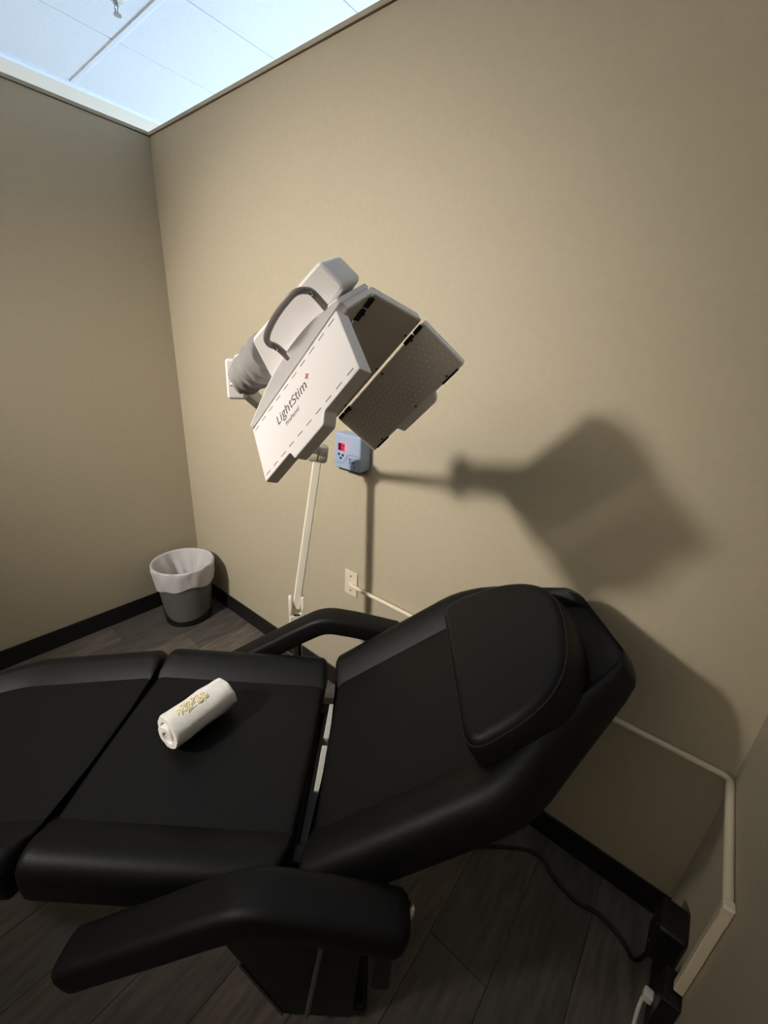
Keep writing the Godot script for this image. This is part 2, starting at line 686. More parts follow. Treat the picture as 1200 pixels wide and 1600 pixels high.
func arm_pad(mb: Array, sgn: float) -> void:
	var ctrl := PackedVector3Array([Vector3(-0.100, 0.488, 0), Vector3(-0.03, 0.534, 0), Vector3(0.07, 0.599, 0), Vector3(0.165, 0.662, 0), Vector3(0.235, 0.698, 0), Vector3(0.31, 0.695, 0), Vector3(0.39, 0.681, 0), Vector3(0.472, 0.664, 0)])
	var path := smooth_path(ctrl, 5)
	var rings := []
	var n := path.size()
	var shape := func(i: int, shrink: float, shift: float) -> PackedVector3Array:
		var a := path[maxi(i - 1, 0)]
		var b := path[mini(i + 1, n - 1)]
		var t := (b - a).normalized()
		var up := Vector3(-t.y, t.x, 0)
		var ring := PackedVector3Array()
		for k in 24:
			var g := TAU * k / 24.0
			var cx := signf(cos(g)) * pow(absf(cos(g)), 0.5)
			var cy := signf(sin(g)) * pow(absf(sin(g)), 0.55)
			ring.append(path[i] + t * shift + up * (cy * 0.034 * shrink) + Vector3(0, 0, sgn * 0.379 + cx * 0.041 * shrink))
		return ring
	rings.append(shape.call(0, 0.55, -0.018))
	rings.append(shape.call(0, 0.85, -0.012))
	for i in n:
		rings.append(shape.call(i, 1.0, 0.0))
	rings.append(shape.call(n - 1, 0.85, 0.012))
	rings.append(shape.call(n - 1, 0.55, 0.018))
	loft(mb, rings)

func build_bed() -> void:
	var ang := deg_to_rad(37.8)
	var U := Vector3(cos(ang), 0, -sin(ang))
	var V := Vector3(sin(ang), 0, cos(ang))
	var bed := thing("treatment_bed", "black vinyl reclining treatment bed with raised backrest and curved armrests", "treatment bed", Transform3D(Basis(U, Vector3.UP, V), Vector3(1.5904, 0, 0.7855)))
	# seat
	var mb := []
	cushion(mb, 0.512, func(_w): return 0.32, 0.112, 0.036, Transform3D(Basis.IDENTITY, Vector3(-0.255, 0.62, 0)))
	obj(mb, "seat_cushion", M.vinyl, bed, Transform3D.IDENTITY, 31.0)
	# leg rest
	mb = []
	var la := deg_to_rad(9.5)
	var lx := Transform3D(Basis(Vector3(-cos(la), -sin(la), 0), Vector3(-sin(la), cos(la), 0), Vector3(0, 0, -1)), Vector3(-0.275, 0.612, 0))
	cushion(mb, 0.64, func(w): return 0.32 - 0.14 * pow(maxf(0.0, (w - 0.40) / 0.24), 1.4), 0.105, 0.034, lx)
	obj(mb, "leg_cushion", M.vinyl, bed, Transform3D.IDENTITY, 31.0)
	# backrest
	mb = []
	var ba := deg_to_rad(37.5)
	var bx := Transform3D(Basis(Vector3(cos(ba), sin(ba), 0), Vector3(-sin(ba), cos(ba), 0), Vector3(0, 0, 1)), Vector3(0.275, 0.62, 0))
	var back_hw := func(w: float) -> float:
		if w < 0.40:
			return 0.32
		if w < 0.50:
			var t := (w - 0.40) / 0.10
			return 0.32 - 0.030 * t * t
		if w < 0.70:
			return 0.29 - 0.60 * (w - 0.50)
		var k := (w - 0.70) / 0.045
		return 0.17 - 0.027 * k - 0.02 * k * k
	cushion(mb, 0.745, back_hw, 0.100, 0.036, bx, 0.048)
	obj(mb, "back_cushion", M.vinyl, bed, Transform3D.IDENTITY, 31.0)
	# head pillow, D shaped
	mb = []
	var dsh := PackedVector2Array([Vector2(0.424, -0.185), Vector2(0.51, -0.176), Vector2(0.60, -0.142), Vector2(0.650, -0.100), Vector2(0.680, -0.045), Vector2(0.682, 0.025), Vector2(0.664, 0.098), Vector2(0.636, 0.165), Vector2(0.590, 0.212), Vector2(0.53, 0.236), Vector2(0.414, 0.252)])
	dsh = rounded(dsh, 0.05, 5)
	# slab lies in xy with height z: turn so z becomes the cushion normal
	var turn := Transform3D(Basis(Vector3(1, 0, 0), Vector3(0, 0, 1), Vector3(0, 1, 0)), Vector3.ZERO)
	slab(mb, dsh, [[-0.060, -0.006], [-0.030, -0.011], [-0.010, -0.012], [0.020, -0.008], [0.036, -0.002], [0.044, 0.003], [0.048, 0.009], [0.050, 0.016]], bx * turn)
	var pil := obj(mb, "head_pillow", M.vinyl, bed, Transform3D.IDENTITY, 50.0)
	mb = []
	var ring := inset(dsh, -0.0022)
	var rp := PackedVector3Array()
	for q in ring:
		rp.append(bx * (turn * Vector3(q.x, q.y, 0.0368)))
	rp.append(rp[0])
	tube(mb, rp, 0.0020, 6)
	obj(mb, "piping", M.seam, pil)
	# armrests
	for s in [-1.0, 1.0]:
		mb = []
		arm_pad(mb, s)
		var arm := obj(mb, "armrest", M.vinyl, bed, Transform3D.IDENTITY, 50.0)
		mb = []
		rbox(mb, Vector3(0.452, 0.585, s * 0.379), Vector3(0.036, 0.17, 0.045), 0.006)
		obj(mb, "arm_bracket", M.black_metal, arm)
		mb = []
		tube(mb, PackedVector3Array([Vector3(0.452, 0.530, s * 0.18), Vector3(0.452, 0.530, s * 0.40)]), 0.014, 14)
		obj(mb, "pivot_rod", M.black_metal, arm)
		mb = []
		lathe(mb, [[0.0, 0.0], [0.012, 0.0], [0.015, 0.005], [0.013, 0.011], [0.006, 0.015], [0.0, 0.016]], 18, Transform3D(Basis.IDENTITY, Vector3(0.490, 0.648, s * 0.358)))
		rbox(mb, Vector3(0.484, 0.644, s * 0.358), Vector3(0.03, 0.010, 0.02), 0.003)
		obj(mb, "chrome_knob", M.chrome, arm)
	# frame under the cushions
	mb = []
	for s in [-1.0, 1.0]:
		rbox(mb, Vector3(0.02, 0.485, s * 0.20), Vector3(0.60, 0.045, 0.04), 0.004)
	for x in [-0.22, 0.04, 0.28]:
		rbox(mb, Vector3(x, 0.485, 0), Vector3(0.04, 0.04, 0.42), 0.004)
	obj(mb, "seat_frame", M.black_metal, bed)
	mb = []
	for s in [-1.0, 1.0]:
		rbox(mb, Vector3(0.29, -0.118, s * 0.17), Vector3(0.52, 0.035, 0.035), 0.004, 2, bx)
	rbox(mb, Vector3(0.53, -0.118, 0), Vector3(0.035, 0.034, 0.34), 0.004, 2, bx)
	obj(mb, "back_frame", M.black_metal, bed)
	# pale hinge plates seen through the gap between seat and backrest
	for r in [[-0.160, -0.045], [-0.022, 0.100]]:
		mb = []
		rbox(mb, Vector3(0.289, 0.5625, (r[0] + r[1]) * 0.5), Vector3(0.015, 0.006, r[1] - r[0]), 0.0015, 2)
		rbox(mb, Vector3(0.289, 0.532, (r[0] + r[1]) * 0.5), Vector3(0.008, 0.058, r[1] - r[0] - 0.01), 0.0015, 2)
		obj(mb, "hinge_plate", M.hinge_grey, bed)
	# pedestal
	mb = []
	slab(mb, PackedVector2Array([Vector2(0.06, 0.465), Vector2(0.237, 0.035), Vector2(0.405, 0.035), Vector2(0.42, 0.465)]), [[-0.285, 0.004], [-0.281, 0.0], [0.281, 0.0], [0.285, 0.004]])
	var ped := obj(mb, "pedestal", M.black_plastic, bed)
	for s in [-1.0, 1.0]:
		mb = []
		tube(mb, PackedVector3Array([Vector3(0.148, 0.25, s * 0.286), Vector3(0.236, 0.038, s * 0.286)]), 0.0035, 8)
		obj(mb, "chrome_trim", M.steel, ped)
		mb = []
		tube(mb, PackedVector3Array([Vector3(0.331, 0.36, s * 0.292), Vector3(0.298, 0.06, s * 0.292)]), 0.006, 10)
		obj(mb, "lift_rod", M.steel, ped)
	mb = []
	rbox(mb, Vector3(0.33, 0.018, 0), Vector3(0.22, 0.036, 0.54), 0.01)
	obj(mb, "base_plate", M.black_metal, bed)

# =====================================================================================
# LED lamp on its articulated stand
# =====================================================================================
func build_led_lamp() -> void:
	var post := Vector3(1.378, 0, 0.33)
	var lamp := thing("led_therapy_lamp", "white floor-standing LED light therapy lamp with folding four-panel head", "lamp", Transform3D(Basis.IDENTITY, post))
	var inv := Transform3D(Basis.IDENTITY, -post)
	# ---- stand
	var mb := []
	lathe(mb, [[0.0, 0.055], [0.045, 0.055], [0.05, 0.062], [0.045, 0.085], [0.022, 0.10], [0.0, 0.10]], 24)
	for k in 5:
		var a := TAU * k / 5.0 + 0.3
		var d := Vector3(cos(a), 0, sin(a))
		tube(mb, PackedVector3Array([d * 0.02 + Vector3(0, 0.075, 0), d * 0.20 + Vector3(0, 0.062, 0)]), 0.014, 10)
	obj(mb, "stand_base", M.grey_joint, lamp)
	for k in 5:
		var a := TAU * k / 5.0 + 0.3
		var d := Vector3(cos(a), 0, sin(a)) * 0.20
		mb = []
		lathe(mb, [[0.0, -0.011], [0.022, -0.011], [0.025, -0.007], [0.025, 0.007], [0.022, 0.011], [0.0, 0.011]], 20, Transform3D(Basis(Vector3.RIGHT, PI / 2), d + Vector3(0, 0.025, 0)))
		obj(mb, "caster", M.black_plastic, lamp)
	mb = []
	lathe(mb, [[0.0, 0.08], [0.018, 0.08], [0.018, 0.617], [0.0, 0.617]], 20)
	obj(mb, "post", M.grey_joint, lamp)
	mb = []
	rbox(mb, Vector3(-0.07, 0.395, 0.02), Vector3(0.09, 0.055, 0.06), 0.008)
	rbox(mb, Vector3(-0.022, 0.395, 0.01), Vector3(0.03, 0.02, 0.03), 0.003)
	obj(mb, "control_box", M.black_plastic, lamp)
	# ---- lower bracket: a forked cream clevis
	var p0 := Vector3(1.378, 0.672, 0.33)
	var j1 := Vector3(1.380, 1.223, 0.225)
	var face := (Vector3(2.39, 0.6, 1.15) - p0)
	face.y = 0
	var bk := Transform3D(Basis(face.normalized().cross(Vector3.UP) * -1.0, Vector3.UP, face.normalized()), p0)
	mb = []
	rbox(mb, Vector3(0, -0.040, 0), Vector3(0.052, 0.040, 0.060), 0.006, 2, bk)
	for s in [-1.0, 1.0]:
		var cheek := PackedVector2Array([Vector2(-0.028, -0.035), Vector2(0.028, -0.035), Vector2(0.028, 0.005), Vector2(0.012, 0.045), Vector2(-0.012, 0.045), Vector2(-0.028, 0.005)])
		slab(mb, rounded(cheek, 0.008, 3), [[-0.005, 0.001], [-0.004, 0.0], [0.004, 0.0], [0.005, 0.001]], bk * Transform3D(Basis(Vector3.UP, PI / 2), Vector3(s * 0.0215, 0, 0)))
	obj(mb, "clevis", M.cream_shell, lamp, inv)
	mb = []
	rbox(mb, Vector3(0.0, -0.016, 0.030), Vector3(0.022, 0.006, 0.004), 0.001, 1, bk)
	obj(mb, "clevis_slot", M.slot, lamp, inv)
	# ---- lower arm
	mb = []
	var ax := along(p0, j1, bk.basis.x)
	var len1 := (j1 - p0).length()
	rbox(mb, Vector3(0, len1 * 0.5 - 0.005, 0), Vector3(0.027, len1, 0.030), 0.004, 2, ax)
	obj(mb, "lower_arm", M.cream_shell, lamp, inv)
	# ---- elbow
	mb = []
	var ej := Transform3D(ax.basis * Basis(Vector3.FORWARD, PI / 2), j1)
	lathe(mb, [[0.0, -0.030], [0.026, -0.030], [0.031, -0.024], [0.033, -0.004], [0.028, -0.002], [0.028, 0.002], [0.033, 0.004], [0.031, 0.024], [0.026, 0.030], [0.0, 0.030]], 28, ej)
	obj(mb, "elbow_joint", M.grey_joint, lamp, inv)
	# ---- upper arm to the head joint
	var hj := Vector3(1.579, 1.479, 0.631)
	mb = []
	var ux := along(j1 + Vector3(0.0, 0.012, 0.02), hj + Vector3(0, -0.012, 0))
	rbox(mb, Vector3(0, (hj - j1).length() * 0.5, 0), Vector3(0.026, (hj - j1).length(), 0.026), 0.004, 2, ux)
	obj(mb, "upper_arm", M.cream_shell, lamp, inv)
	mb = []
	var jx := Transform3D(bk.basis, hj)
	rbox(mb, Vector3(-0.004, 0.0, 0.0), Vector3(0.037, 0.079, 0.049), 0.006, 2, jx)
	lathe(mb, [[0.0, 0.030], [0.020, 0.030], [0.021, 0.042], [0.017, 0.048], [0.0, 0.050]], 20, Transform3D(jx.basis, hj + jx.basis.x * 0.014))
	rbox(mb, Vector3(0.014, 0.010, 0.0), Vector3(0.026, 0.042, 0.040), 0.008, 2, jx)
	var hjo := obj(mb, "head_joint", M.white_shell, lamp, inv)
	mb = []
	rbox(mb, Vector3(-0.004, -0.012, 0.0248), Vector3(0.022, 0.0014, 0.001), 0.0003, 1, jx)
	obj(mb, "joint_seam", M.slot, hjo)
	# ---- head
	var L := Vector3(-0.6923, -0.7183, 0.0690)
	var B := Vector3(0.1696, -0.2549, -0.9520)
	var N := Vector3(0.7014, -0.6473, 0.2983)
	var H := Transform3D(Basis(L, B, N).orthonormalized() * Basis.from_scale(Vector3.ONE * 1.1), Vector3(1.90925, 1.63598, 0.59398))
	# panels in the head's section plane (B, N): hinge point, outward direction, LED side normal, x range, width, tab
	var a46 := deg_to_rad(46.0)
	var a44 := deg_to_rad(44.0)
	var pans := [
		{"o": Vector2(-0.071, 0.081), "d": Vector2(0, 1), "n": Vector2(1, 0), "x": [0.006, 0.242], "w": 0.098, "tab": [0.084, 0.166], "t": 0.020, "c": "logo_panel"},
		{"o": Vector2(-0.001, 0.001), "d": Vector2(-cos(a46), sin(a46)), "n": Vector2(sin(a46), cos(a46)), "x": [0.0, 0.246], "w": 0.104, "tab": [], "t": 0.018, "c": "centre_panel"},
		{"o": Vector2(0.003, 0.0), "d": Vector2(1, 0), "n": Vector2(0, 1), "x": [0.0, 0.246], "w": 0.104, "tab": [], "t": 0.018, "c": "inner_panel"},
		{"o": Vector2(0.110, 0.002), "d": Vector2(cos(a44), sin(a44)), "n": Vector2(-sin(a44), cos(a44)), "x": [0.0, 0.248], "w": 0.095, "tab": [0.075, 0.172], "t": 0.018, "c": "outer_panel"},
	]
	for q in pans:
		var o: Vector2 = q.o
		var d: Vector2 = q.d
		var n: Vector2 = q.n
		# local: x along the hinge, y outward, z towards the patient (LED side); LED face at z = 0
		var P := H * Transform3D(Basis(Vector3.RIGHT, Vector3(0, d.x, d.y), Vector3(0, n.x, n.y)), Vector3(0, o.x, o.y))
		var x0: float = q.x[0]
		var x1: float = q.x[1]
		var w: float = q.w
		var th: float = q.t
		var poly := PackedVector2Array([Vector2(x0, 0), Vector2(x1, 0), Vector2(x1, w)])
		if q.tab.size() > 0:
			poly.append_array(PackedVector2Array([Vector2(q.tab[1] + 0.002, w), Vector2(q.tab[1] - 0.004, w + 0.014), Vector2(q.tab[0] + 0.006, w + 0.014), Vector2(q.tab[0] - 0.004, w)]))
		poly.append(Vector2(x0, w))
		mb = []
		slab(mb, rounded(poly, 0.003, 2), [[-th, 0.0025], [-th + 0.0008, 0.0008], [-th + 0.0025, 0.0], [-0.0012, 0.0], [0.0, 0.0010]], P)
		var pn := obj(mb, "panel", M.white_shell, lamp, inv, 30.0)
		# LED board, a hair proud of the shell
		mb = []
		rbox(mb, Vector3((x0 + x1) * 0.5, w * 0.5, 0.0), Vector3(x1 - x0 - 0.005, w - 0.005, 0.0016), 0.0005, 1, P)
		obj(mb, "led_board", M.led_face, pn)
		mb = []
		var nxd := 22
		var nyd := 9
		for i in nxd:
			for j in nyd:
				var cx := x0 + 0.012 + (x1 - x0 - 0.024) * i / (nxd - 1.0) + (0.0022 if j % 2 else -0.0022)
				var cy := 0.012 + (w - 0.024) * j / (nyd - 1.0)
				var s := PackedVector3Array()
				for k in 6:
					var g0 := TAU * k / 6.0
					var g1 := TAU * (k + 1) / 6.0
					var pa := P * Vector3(cx + cos(g0) * 0.0013, cy + sin(g0) * 0.0013, 0.0007)
					var pb := P * Vector3(cx + cos(g1) * 0.0013, cy + sin(g1) * 0.0013, 0.0007)
					s.append(P * Vector3(cx, cy, 0.0016)); s.append(pb); s.append(pa)
					s.append(P * Vector3(cx, cy, 0.0006)); s.append(pa); s.append(pb)
				push(mb, s)
		var dots := obj(mb, "led_dots", M.led_dot, pn)
		dots.set_meta("kind", "stuff")
		# screws in the board
		for sx in [x0 + 0.035, (x0 + x1) * 0.5 - 0.01, x1 - 0.035]:
			for sy in [0.006, w - 0.006]:
				mb = []
				lathe(mb, [[0.0, 0.0], [0.0022, 0.0], [0.0022, 0.0012], [0.0, 0.0013]], 8, P * Transform3D(Basis(Vector3.RIGHT, PI / 2), Vector3(sx, sy, 0.0004)))
				obj(mb, "screw", M.slot, pn)
		# hinge clips along the hinge side
		if q.c != "logo_panel":
			for hx in [[0.006, 0.024], [0.027, 0.048], [x1 - 0.040, x1 - 0.022], [x1 - 0.020, x1 - 0.004]]:
				mb = []
				rbox(mb, Vector3((hx[0] + hx[1]) * 0.5, 0.0015, 0.0015), Vector3(hx[1] - hx[0], 0.007, 0.004), 0.0012, 1, P)
				obj(mb, "hinge_clip", M.black_plastic, pn)
		if q.c == "outer_panel":
			for hx in [[0.012, 0.050], [x1 - 0.048, x1 - 0.012]]:
				mb = []
				rbox(mb, Vector3((hx[0] + hx[1]) * 0.5, w - 0.001, -0.0002), Vector3(hx[1] - hx[0], 0.004, 0.004), 0.001, 1, P)
				obj(mb, "edge_clip", M.black_plastic, pn)
		if q.c == "logo_panel":
			logo(pn, P, x0, x1, w, th)
			pn.set_meta("label", "white outer panel with LightStim ProPanel lettering and dashed vent slots")
	# ---- centre back shell and housing (frame: x along hinge, y from logo side to inner side, z LED normal)
	var Yc := Vector3(0, cos(a46), -sin(a46))
	var Zc := Vector3(0, sin(a46), cos(a46))
	var C := H * Transform3D(Basis(Vector3.RIGHT, Yc, Zc), -Yc * 0.052)
	var arc := PackedVector2Array()
	for k in 17:
		var t := k / 16.0
		arc.append(Vector2(-0.001 + 0.249 * t, -0.0165 - 0.0155 * sin(PI * pow(t, 0.85))))
	arc.append(Vector2(0.248, -0.010))
	arc.append(Vector2(-0.001, -0.010))
	var flip := Transform3D(Basis(Vector3.RIGHT, Vector3(0, 0, 1), Vector3(0, -1, 0)), Vector3.ZERO)
	mb = []
	slab(mb, arc, [[-0.053, 0.0015], [-0.0515, 0.0], [0.0585, 0.0], [0.060, 0.0015]], C * flip)
	obj(mb, "back_shell", M.white_shell, lamp, inv, 30.0)
	mb = []
	var hp := PackedVector2Array([Vector2(-0.008, -0.022), Vector2(-0.008, -0.064), Vector2(0.145, -0.087), Vector2(0.172, -0.036), Vector2(0.174, -0.022)])
	slab(mb, rounded(hp, 0.007, 3), [[-0.038, 0.004], [-0.036, 0.0014], [-0.033, 0.0], [0.027, 0.0], [0.030, 0.0014], [0.032, 0.004]], C * flip)
	obj(mb, "head_housing", M.white_shell, lamp, inv, 32.0)
	# ---- handle: flat grey strap loop on the logo side of the shell
	mb = []
	var hpath := PackedVector3Array([Vector3(0.019, -0.057, -0.020), Vector3(0.016, -0.059, -0.042), Vector3(0.018, -0.064, -0.051), Vector3(0.026, -0.070, -0.058), Vector3(0.040, -0.074, -0.0605), Vector3(0.062, -0.076, -0.062), Vector3(0.085, -0.075, -0.0615), Vector3(0.101, -0.071, -0.059), Vector3(0.108, -0.065, -0.054), Vector3(0.107, -0.060, -0.044), Vector3(0.109, -0.057, -0.024)])
	var sp := smooth_path(hpath, 4)
	var rings := []
	for i in sp.size():
		var t := (sp[mini(i + 1, sp.size() - 1)] - sp[maxi(i - 1, 0)]).normalized()
		var sd := Vector3(0, 1, 0)
		var up := t.cross(sd).normalized()
		sd = up.cross(t).normalized()
		var ring := PackedVector3Array()
		for k in 12:
			var g := TAU * k / 12.0
			ring.append(sp[i] + up * (signf(cos(g)) * pow(absf(cos(g)), 0.6) * 0.0042) + sd * (signf(sin(g)) * pow(absf(sin(g)), 0.6) * 0.0034))
		rings.append(ring)
	loft(mb, rings, true, C)
	var hd := obj(mb, "handle", M.handle, lamp, inv, 50.0)
	for q in [Vector3(0.0165, -0.0625, -0.044), Vector3(0.1075, -0.0635, -0.044)]:
		mb = []
		lathe(mb, [[0.0, -0.001], [0.0028, -0.001], [0.0028, 0.001], [0.0018, 0.002], [0.0, 0.0022]], 12, C * Transform3D(Basis(Vector3.RIGHT, PI), q))
		obj(mb, "handle_screw", M.chrome, hd)
	# ---- grey wrinkled sleeve between housing and joint
	mb = []
	var s0: Vector3 = C * Vector3(0.150, 0.0, -0.058)
	var s1: Vector3 = hj + jx.basis.x * 0.010 + Vector3(0, 0.002, 0)
	var sx := along(s0, s1)
	var sl := (s1 - s0).length()
	rings = []
	for i in 61:
		var t := i / 60.0
		var ring := PackedVector3Array()
		for k in 32:
			var g := TAU * k / 32.0
			var fold := 0.0022 * sin(t * 52.0 + 1.6 * sin(g * 2.0) + g) + 0.0020 * sin(t * 31.0 - g * 2.0 + sin(g * 3.0)) + 0.0012 * sin(t * 83.0 + g * 3.0)
			var rr := lerpf(0.038, 0.033, t) + fold
			ring.append(Vector3(cos(g) * rr, t * sl, sin(g) * rr))
		rings.append(ring)
	loft(mb, rings, true, sx)
	obj(mb, "fabric_sleeve", M.cloth_grey, lamp, inv, 60.0)
	# ---- black cord dropping beside the post
	mb = []
	tube(mb, smooth_path(PackedVector3Array([Vector3(0.033, 0.60, 0.015), Vector3(0.040, 0.50, 0.02), Vector3(0.052, 0.36, 0.025), Vector3(0.060, 0.20, 0.03), Vector3(0.05, 0.07, 0.02), Vector3(0.03, 0.065, 0.0)]), 5), 0.0055, 8)
	obj(mb, "power_cord", M.black_plastic, lamp)

func text_mesh(s: String, size: float, depth := 0.0006, bold := 0.0, font := "Droid Sans", italic := false) -> TextMesh:
	var t := TextMesh.new()
	var f := SystemFont.new()
	f.font_names = PackedStringArray([font])
	f.font_italic = italic
	t.font = f
	t.text = s
	t.font_size = 64
	t.pixel_size = size / 64.0
	t.depth = depth
	t.horizontal_alignment = HORIZONTAL_ALIGNMENT_LEFT
	t.vertical_alignment = VERTICAL_ALIGNMENT_CENTER
	return t

func logo(pn: Node, P: Transform3D, x0: float, x1: float, w: float, th: float) -> void:
	var inv := Transform3D.IDENTITY
	# outer face at local z = -th; reading direction runs from large x to small x, seen from -z
	var F := P * Transform3D(Basis(Vector3(-1, 0, 0), Vector3(0, -1, 0), Vector3(0, 0, 1)) * Basis(Vector3.UP, PI) * Basis(Vector3.FORWARD, PI), Vector3(0, 0, -th - 0.0001))
	# axes of F on the face: right = towards smaller x, up = towards the hinge, out = away from the LEDs
	F.basis = P.basis * Basis(Vector3(-1, 0, 0), Vector3(0, -1, 0), Vector3(0, 0, 1))
	F.basis = Basis(F.basis.x, F.basis.y, F.basis.x.cross(F.basis.y))
	if F.basis.z.dot(P.basis.z) > 0.0:
		F.basis = P.basis * Basis(Vector3(-1, 0, 0), Vector3(0, 1, 0), Vector3(0, 0, -1))
		F.basis = Basis(-P.basis.x, P.basis.y, -P.basis.z)
	var at := func(x: float, y: float) -> Transform3D:
		return Transform3D(F.basis, P * Vector3(x, y, -th - 0.0001))
	put(text_mesh("LightStim", 0.0195), "lettering", M.ink, pn, at.call(0.176, 0.038))
	put(text_mesh("ProPanel", 0.0088), "lettering", M.ink_light, pn, at.call(0.158, 0.0565))
	put(text_mesh("+", 0.0200), "lettering", M.ink_red, pn, at.call(0.095, 0.031))
	# dashed vent slots along both long edges
	for e in [[0.008, 10], [w - 0.008, 10]]:
		for k in e[1]:
			var cx: float = x0 + 0.014 + (x1 - x0 - 0.028) * k / (e[1] - 1.0)
			var mb := []
			rbox(mb, Vector3(cx, e[0], -th), Vector3(0.0125, 0.0010, 0.0008), 0.0003, 1, P)
			obj(mb, "vent_slot", M.slot, pn)

# =====================================================================================
# waste bin
# =====================================================================================
func build_bin() -> void:
	var at := Vector3(0.212, 0, 0.198)
	var b := thing("waste_bin", "small grey plastic waste bin with clear white liner in the corner", "waste bin", Transform3D(Basis.IDENTITY, at))
	var h := 0.362
	var rb := 0.122
	var rt := 0.158
	var rad := func(y: float) -> float: return rb + (rt - rb) * y / h
	var mb := []
	lathe(mb, [[0.0, 0.006], [rb - 0.012, 0.006], [rb, 0.012], [rt - 0.004, h - 0.018], [rt + 0.003, h - 0.016], [rt + 0.004, h - 0.002], [rt, h], [rt - 0.004, h - 0.003], [rb - 0.006, 0.014], [0.0, 0.014]], 48)
	obj(mb, "bin_body", M.bin, b)
	# black band round the lower end of the bin, wavy upper edge
	mb = []
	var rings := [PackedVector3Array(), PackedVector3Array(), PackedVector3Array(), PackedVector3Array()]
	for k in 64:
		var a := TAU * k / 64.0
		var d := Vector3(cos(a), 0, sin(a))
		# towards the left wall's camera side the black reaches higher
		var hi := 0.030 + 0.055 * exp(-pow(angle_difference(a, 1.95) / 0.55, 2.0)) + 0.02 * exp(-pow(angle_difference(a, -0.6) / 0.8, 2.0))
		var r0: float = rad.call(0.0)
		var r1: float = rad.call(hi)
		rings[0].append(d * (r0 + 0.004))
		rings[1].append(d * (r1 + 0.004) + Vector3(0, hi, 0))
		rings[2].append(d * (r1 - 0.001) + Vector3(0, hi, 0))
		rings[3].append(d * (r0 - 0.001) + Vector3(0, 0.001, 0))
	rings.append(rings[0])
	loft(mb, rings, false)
	obj(mb, "black_band", M.black_plastic, b)
	# liner: cuff over the rim and folded bag inside
	mb = []
	var R := []
	var n := 96
	var cuff := [[0.0090, -0.112], [0.0110, -0.07], [0.0105, -0.03], [0.0110, -0.004], [0.006, 0.005], [-0.002, 0.005], [-0.007, -0.004], [-0.018, -0.04], [-0.030, -0.085], [-0.046, -0.15], [-0.060, -0.22]]
	for i in cuff.size():
		var ring := PackedVector3Array()
		for k in n:
			var a := TAU * k / n
			var y: float = h + cuff[i][1]
			var r: float = float(rad.call(minf(y, h))) + cuff[i][0]
			if i == 0:
				y += 0.010 * sin(a * 3.0 + 0.7) + 0.006 * sin(a * 7.0)
				r += 0.002 * sin(a * 9.0)
			elif i < 4:
				r += 0.0026 * sin(a * 11.0 + i) + 0.0022 * sin(a * 5.0 + 2.0 * i) + 0.0012 * sin(a * 23.0)
			elif i > 6:
				var g := float(i - 6) / 4.0
				r += g * (0.018 * sin(a * 7.0 + 0.6 * i) + 0.012 * sin(a * 13.0 - i) + 0.014 * sin(a * 4.0 + 1.3))
				y += g * 0.010 * sin(a * 5.0)
			ring.append(Vector3(cos(a) * r, y, sin(a) * r))
		R.append(ring)
	# thin sheet
	var s := PackedVector3Array()
	for i in range(R.size() - 1):
		for k in n:
			var j := (k + 1) % n
			quad(s, R[i][k], R[i + 1][k], R[i + 1][j], R[i][j])
	mb.append(s)
	var c := PackedVector3Array()
	var e := R.size() - 1
	for k in n:
		var j := (k + 1) % n
		c.append(Vector3(0, 0.125, 0)); c.append(R[e][j]); c.append(R[e][k])
	mb.append(c)
	obj(mb, "bin_liner", M.liner, b, Transform3D.IDENTITY, 70.0)

